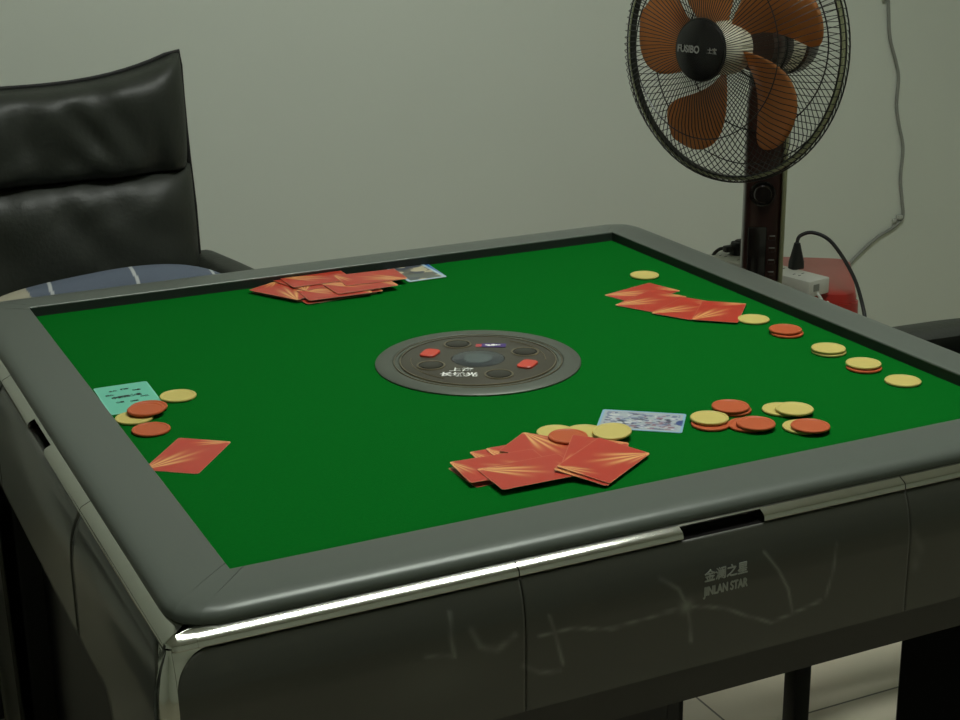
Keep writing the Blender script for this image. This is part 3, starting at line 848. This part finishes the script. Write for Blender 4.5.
# power strip
pa = Vector((1.110, 1.126, 0)); pb = Vector((1.168, .868, 0)); pc = (pa + pb) / 2; pang = math.atan2(pb.y - pa.y, pb.x - pa.x)
ps = empty('power_strip', (pc.x - .016, pc.y - .001, ST), 'white power strip lying on the red stool', 'power strip', rz=pang)
b = bmesh.new(); box(b, (0, 0, .0185), (.285, .060, .033), .003); body = obj('body', b, M['whiteplastic'], ps, True)
for i in range(5):
    b = bmesh.new(); x = -.11 + i * .05
    for dx, dy, rz_ in ((0, .010, 0), (-.007, -.008, .6), (.007, -.008, -.6)):
        box(b, (x + dx, dy, .0352), (.002, .007, .0006))
    obj('socket', b, M['black'], ps)
b = bmesh.new(); box(b, (.1430, -.010, .020), (.001, .016, .014)); obj('switch', b, M['cable'], ps)
# plugs
def plug(x, label, h_, pts, rr=.0038):
    t = empty('plug', (x.x, x.y, x.z), label, 'plug')
    b = bmesh.new(); loft(b, [rrect(.030, .024, .008, 0), rrect(.029, .023, .008, .014), rrect(.020, .017, .007, .034), rrect(.012, .012, .0055, h_)]); obj('plug_body', recalc(b), M['black'], t, True)
    b = bmesh.new(); tube(b, smoothpts(pts), rr, 10); obj('cord', b, M['black'], t, True)
    return t
p1 = ray(796, 268, ST + .0355); 
def P3(u, v, dep):
    return cam.location + (CR @ Vector(((u - 480) / FPX, -(v - 360) / FPX, -1))) * dep
dep1 = -(CR.inverted() @ (p1 - cam.location)).z
pts = [P3(797, 243, dep1), P3(800, 236, dep1), P3(812, 232.5, dep1), P3(828, 239, dep1 - .01), P3(842, 256, dep1 - .05), P3(855, 280, dep1 - .10), P3(862, 303, dep1 - .15), P3(866, 325, dep1 - .17), P3(870, 360, dep1 - .18), P3(876, 410, dep1 - .18)]
zf = pts[-1]; pts.append(Vector((zf.x + .02, zf.y + .02, .02))); pts.append(Vector((zf.x - .1, zf.y + .02, .006)))
plug(p1, 'black plug standing upright in the strip right of the fan column, its cord arching down', .052, [p - p1 for p in pts])
p2 = ray(737, 254, ST + .0355); dep2 = -(CR.inverted() @ (p2 - cam.location)).z
t = empty('plug', p2, 'black plug lying angled in the strip left of the fan column', 'plug')
b = bmesh.new(); secs = [rrect(.026, .030, .009, 0), rrect(.028, .032, .010, .012), rrect(.022, .024, .008, .026)]; loft(b, secs)
box(b, (.018, 0, .020), (.038, .024, .020), .005); box(b, (-.020, 0, .014), (.026, .016, .014), .004); obj('plug_body', recalc(b), M['black'], t, True)
b = bmesh.new(); pts2 = [P3(729, 248, dep2), P3(720, 249, dep2), P3(714, 254, dep2), P3(711, 262, dep2 - .01), P3(711, 280, dep2 - .02), P3(714, 300, dep2 - .02)]
zf = pts2[-1]; pts2.append(Vector((zf.x, zf.y, .02))); pts2.append(Vector((zf.x + .05, zf.y - .1, .006)))
tube(b, smoothpts([p - p2 for p in pts2]), .0036, 10); obj('cord', b, M['black'], t, True)
# white cord from the strip end
e0 = ray(814, 290, ST + .010); depe = -(CR.inverted() @ (e0 - cam.location)).z - .006
b = bmesh.new(); pp = [P3(813, 286, depe), P3(818, 294, depe - .01), P3(823, 303, depe - .03), P3(830, 325, depe - .05)]
zf = pp[-1]; pp += [Vector((zf.x, zf.y, .03)), Vector((zf.x + .1, zf.y, .006))]
tube(b, smoothpts(pp), .0030, 8); po = obj('power_cord', b, M['whiteplastic'], None, True); po.parent = ps; po.matrix_parent_inverse = (Matrix.Translation(ps.location) @ Matrix.Rotation(pang, 4, 'Z')).inverted()

# ------------------------------------------------------------------ wall cable
wy = Y1 - .006
def W(u, v, off=0):
    d = CR @ Vector(((u - 480) / FPX, -(v - 360) / FPX, -1)); t = (wy - off - cam.location.y) / d.y; return cam.location + d * t
b = bmesh.new(); pp = [W(886, -60), W(888, -20), W(888.5, 10), W(890, 38), W(896, 62), W(898.5, 78), W(896.5, 105), W(899, 125), W(903, 148), W(900.5, 178), W(902, 200), W(903, 215), W(899, 222), W(891, 229), W(879, 236), W(865, 248), W(851, 262), W(843, 275)]
tp = pp[0]; pp = [Vector((tp.x - .01, tp.y, H - .001))] + pp; zf = pp[-1]; pp += [Vector((zf.x - .05, zf.y, .20)), Vector((zf.x - .08, zf.y - .02, .085))]
tube(b, smoothpts(pp), .0042, 8); tag(obj('wall_cable', b, M['cable'], None, True), 'grey cable running down the back wall and bending to the left', 'cable')
b = bmesh.new(); c_ = W(899, 217); box(b, (c_.x, wy - .002, c_.z), (.016, .012, .012), .003); box(b, (c_.x - .015, wy - .001, c_.z - .008), (.012, .008, .010), .002)
tag(obj('cable_clip', b, M['clip'], None, True), 'small white clip holding the cable where it bends on the wall', 'clip')

# ------------------------------------------------------------------ armchairs
def pillow(w, hgt, th, zoff, flare, name_seed, creases=True):
    """upright cushion in the x-z plane; front faces -y"""
    b = bmesh.new(); nx, nz = 56, 34; F = {}; r = random.Random(name_seed)
    wr = [(r.uniform(-.5, .5) * w, r.uniform(0, 1) * hgt, r.uniform(-1.2, 1.2), r.uniform(.012, .03), r.uniform(.05, .11), r.uniform(.002, .0075)) for _ in range(34)]
    for sgn in (1, -1):
        for i in range(nx + 1):
            for j in range(nz + 1):
                s = 2 * i / nx - 1; t = j / nz
                x = w / 2 * s * (1 + .012 * math.sin(PI * t))
                top = hgt + flare * abs(s) ** 2.6
                z = zoff + top * t
                e = max(0, (1 - s ** 8)) ** .5 * max(0, (1 - (2 * t - 1) ** 6)) ** .5
                y = th * e
                if sgn == 1:
                    for wx, wz, an, ww, wl, am in wr:
                        dx, dz = x - wx, (z - zoff) - wz; u_ = dx * math.cos(an) + dz * math.sin(an); v_ = -dx * math.sin(an) + dz * math.cos(an)
                        y -= am * math.exp(-(u_ / ww) ** 2 - (v_ / wl) ** 2) * e
                    y += .005 * math.sin(x * 60 + 3 * math.sin(z * 20)) * math.exp(-((t - .02) / .12) ** 2) * e
                    y += .005 * math.sin(x * 75 + 2) * math.exp(-((t - 1) / .14) ** 2) * e
                if (i in (0, nx) or j in (0, nz)):
                    if sgn == -1: F[sgn, i, j] = F[1, i, j]; continue
                    y = 0
                F[sgn, i, j] = b.verts.new((x, -y if sgn == 1 else y * .35, z))
    for sgn in (1, -1):
        for i in range(nx):
            for j in range(nz):
                f = [F[sgn, i, j], F[sgn, i + 1, j], F[sgn, i + 1, j + 1], F[sgn, i, j + 1]]
                b.faces.new(f if sgn == 1 else f[::-1])
    return recalc(b)
def armchair(loc, rz, label, ad=0.0):
    """local frame: the sitter looks along -y"""
    t = empty('leather_armchair', loc, label, 'chair', rz=rz)
    o = obj('back_cushion', pillow(.580, .330, .085, .47, 0.0, 5), M['leather'], t, True); o.location = (0, -.02, 0)
    o = obj('head_cushion', pillow(.566, .163, .080, .788, .047, 9), M['leather'], t, True); o.location = (0, -.02, 0)
    b = bmesh.new(); pts = []
    for z, x in ((.47, .292), (.60, .2945), (.72, .2925), (.80, .288), (.86, .2855), (.92, .284), (.97, .2835), (.995, .2815)): pts.append((x, -.02, z))
    topc = [(s * .2815, -.02, .788 + .163 + .047 * abs(s) ** 2.6 + .001) for s in [1 - 2 * i / 24 for i in range(25)]]
    pts += topc[1:-1] + [(-x, y, z) for x, y, z in reversed(pts)]
    tube(b, pts, .0042, 8); obj('piping', b, M['piping'], t, True)
    b = bmesh.new(); secs = []
    for z, w, y in ((.40, .52, .02), (.55, .56, .025), (.75, .56, .025), (.86, .54, .02), (.925, .50, .015)):
        secs.append(rrect(w, .05, .02, z, cy=y))
    loft(b, secs); obj('back_shell', recalc(b), M['leather'], t, True)
    b = bmesh.new(); loft(b, [rrect(.50, .50, .05, .38, cy=-.27), rrect(.53, .53, .06, .40, cy=-.27), rrect(.53, .53, .06, .455, cy=-.27), rrect(.48, .48, .05, .475, cy=-.27)]); obj('seat', recalc(b), M['leather'], t, True)
    for s in (-1, 1):
        b = bmesh.new(); secs = []
        for y, x in ((.0, .300), (-.10, .318), (-.22, .336), (-.36, .345), (-.48, .350), (-.50, .350)):
            w = .062 if y > -.49 else .050
            prof = [(-w / 2, .602), (-w / 2 + .006, .594), (w / 2 - .006, .594), (w / 2, .602), (w / 2, .634), (w / 2 - .007, .642), (w / 2 - .018, .645), (-w / 2 + .018, .645), (-w / 2 + .007, .642), (-w / 2, .634)]
            secs.append([(s * (x + px), y, pz + ad) for px, pz in prof])
        loft(b, secs); arm = obj('arm', recalc(b), M['leather'], t, True)
        b = bmesh.new(); tube(b, [(s * .300, -.005, .40), (s * .302, -.005, .597 + ad)], .014, 10); tube(b, [(s * .335, -.48, .40), (s * .345, -.48, .597 + ad)], .014, 10)
        obj('arm_support', b, M['black'], arm, True)
        for y in (-.480, -.01):
            b = bmesh.new(); box(b, (s * .315, y, .205), (.030, .030, .41), .004); obj('leg', b, M['black'], t, True)
    b = bmesh.new()
    for s in (-1, 1): box(b, (s * .325, -.25, .385), (.022, .52, .03), .003)
    for y in (-.45, -.02): box(b, (0, y, .385), (.64, .022, .028), .003)
    obj('seat_frame', b, M['black'], t)
    if ad:
        b = bmesh.new(); box(b, (0, -.25, .205), (.60, .42, .33), .008); obj('skirt', b, M['black'], t)
    return t
armchair((-.302, 1.17, 0), 0, 'black leather armchair with a puffy high back behind the far table rim', -.012)
armchair((1.075, -.175, 0), -PI / 2, 'black armchair at the right side of the table, only its arm showing')
armchair((-1.20, -.02, 0), PI / 2, 'black armchair drawn up to the left side of the table, mirrored in its glossy panel')

# blue-grey cushion propped on the armchair
def cush():
    b = bmesh.new(); lay = b.verts.layers.float_color.new('col'); nx, nz = 240, 60; F = {}; w, hh, th = .48, .175, .045
    for sgn in (1, -1):
        for i in range(nx + 1):
            for j in range(nz + 1):
                s = 2 * i / nx - 1; t = j / nz
                e = max(0, 1 - abs(s) ** 3.2) ** .6 * max(0, 1 - abs(2 * t - 1) ** 3.2) ** .6
                x = w / 2 * s * (1 - .05 * abs(2 * t - 1) ** 3); z = hh * t * 1.0 - .030 * t * abs(s) ** 5 - .018 * t * max(0, s) ** 2 + .010 * t * math.sin((s + .4) * 2)
                col = (.115, .140, .185)
                for L_ in (-1.02, -.42, .18, .78):
                    if abs(s - L_ - .10 * (1 - t)) < .012: col = (.50, .52, .52)
                if abs(t - .28) < .016: col = (.50, .52, .52)
                if -.97 < s < -.54 - .35 * abs(t - .88) and t > .74 - .3 * (s + .8) ** 2: col = (.42, .39, .29)
                if (i in (0, nx) or j in (0, nz)):
                    if sgn == -1: F[sgn, i, j] = F[1, i, j]; continue
                y = th * e + .003 * math.sin(x * 45 + z * 30) * e
                v = b.verts.new((x, -y if sgn == 1 else y, z)); v[lay] = (*col, 1); F[sgn, i, j] = v
    for sgn in (1, -1):
        for i in range(nx):
            for j in range(nz):
                f = [F[sgn, i, j], F[sgn, i + 1, j], F[sgn, i + 1, j + 1], F[sgn, i, j + 1]]; b.faces.new(f if sgn == 1 else f[::-1])
    return recalc(b)
o = obj('seat_cushion', cush(), M['cushion'], None, True)
o.location = (-.207, .985, .478); o.rotation_euler = (-.16, 0, .0)
tag(o, 'blue-grey cushion with thin white lines propped on the black armchair', 'cushion')

# ------------------------------------------------------------------ render view
sc = bpy.context.scene
w = bpy.data.worlds.new('room_world'); sc.world = w; w.use_nodes = True
w.node_tree.nodes['Background'].inputs['Color'].default_value = (.5, .5, .5, 1); w.node_tree.nodes['Background'].inputs['Strength'].default_value = .2
sc.view_settings.view_transform = 'Standard'; sc.view_settings.look = 'None'; sc.view_settings.gamma = 1; sc.view_settings.use_curve_mapping = False
sc.view_settings.exposure = -0.20
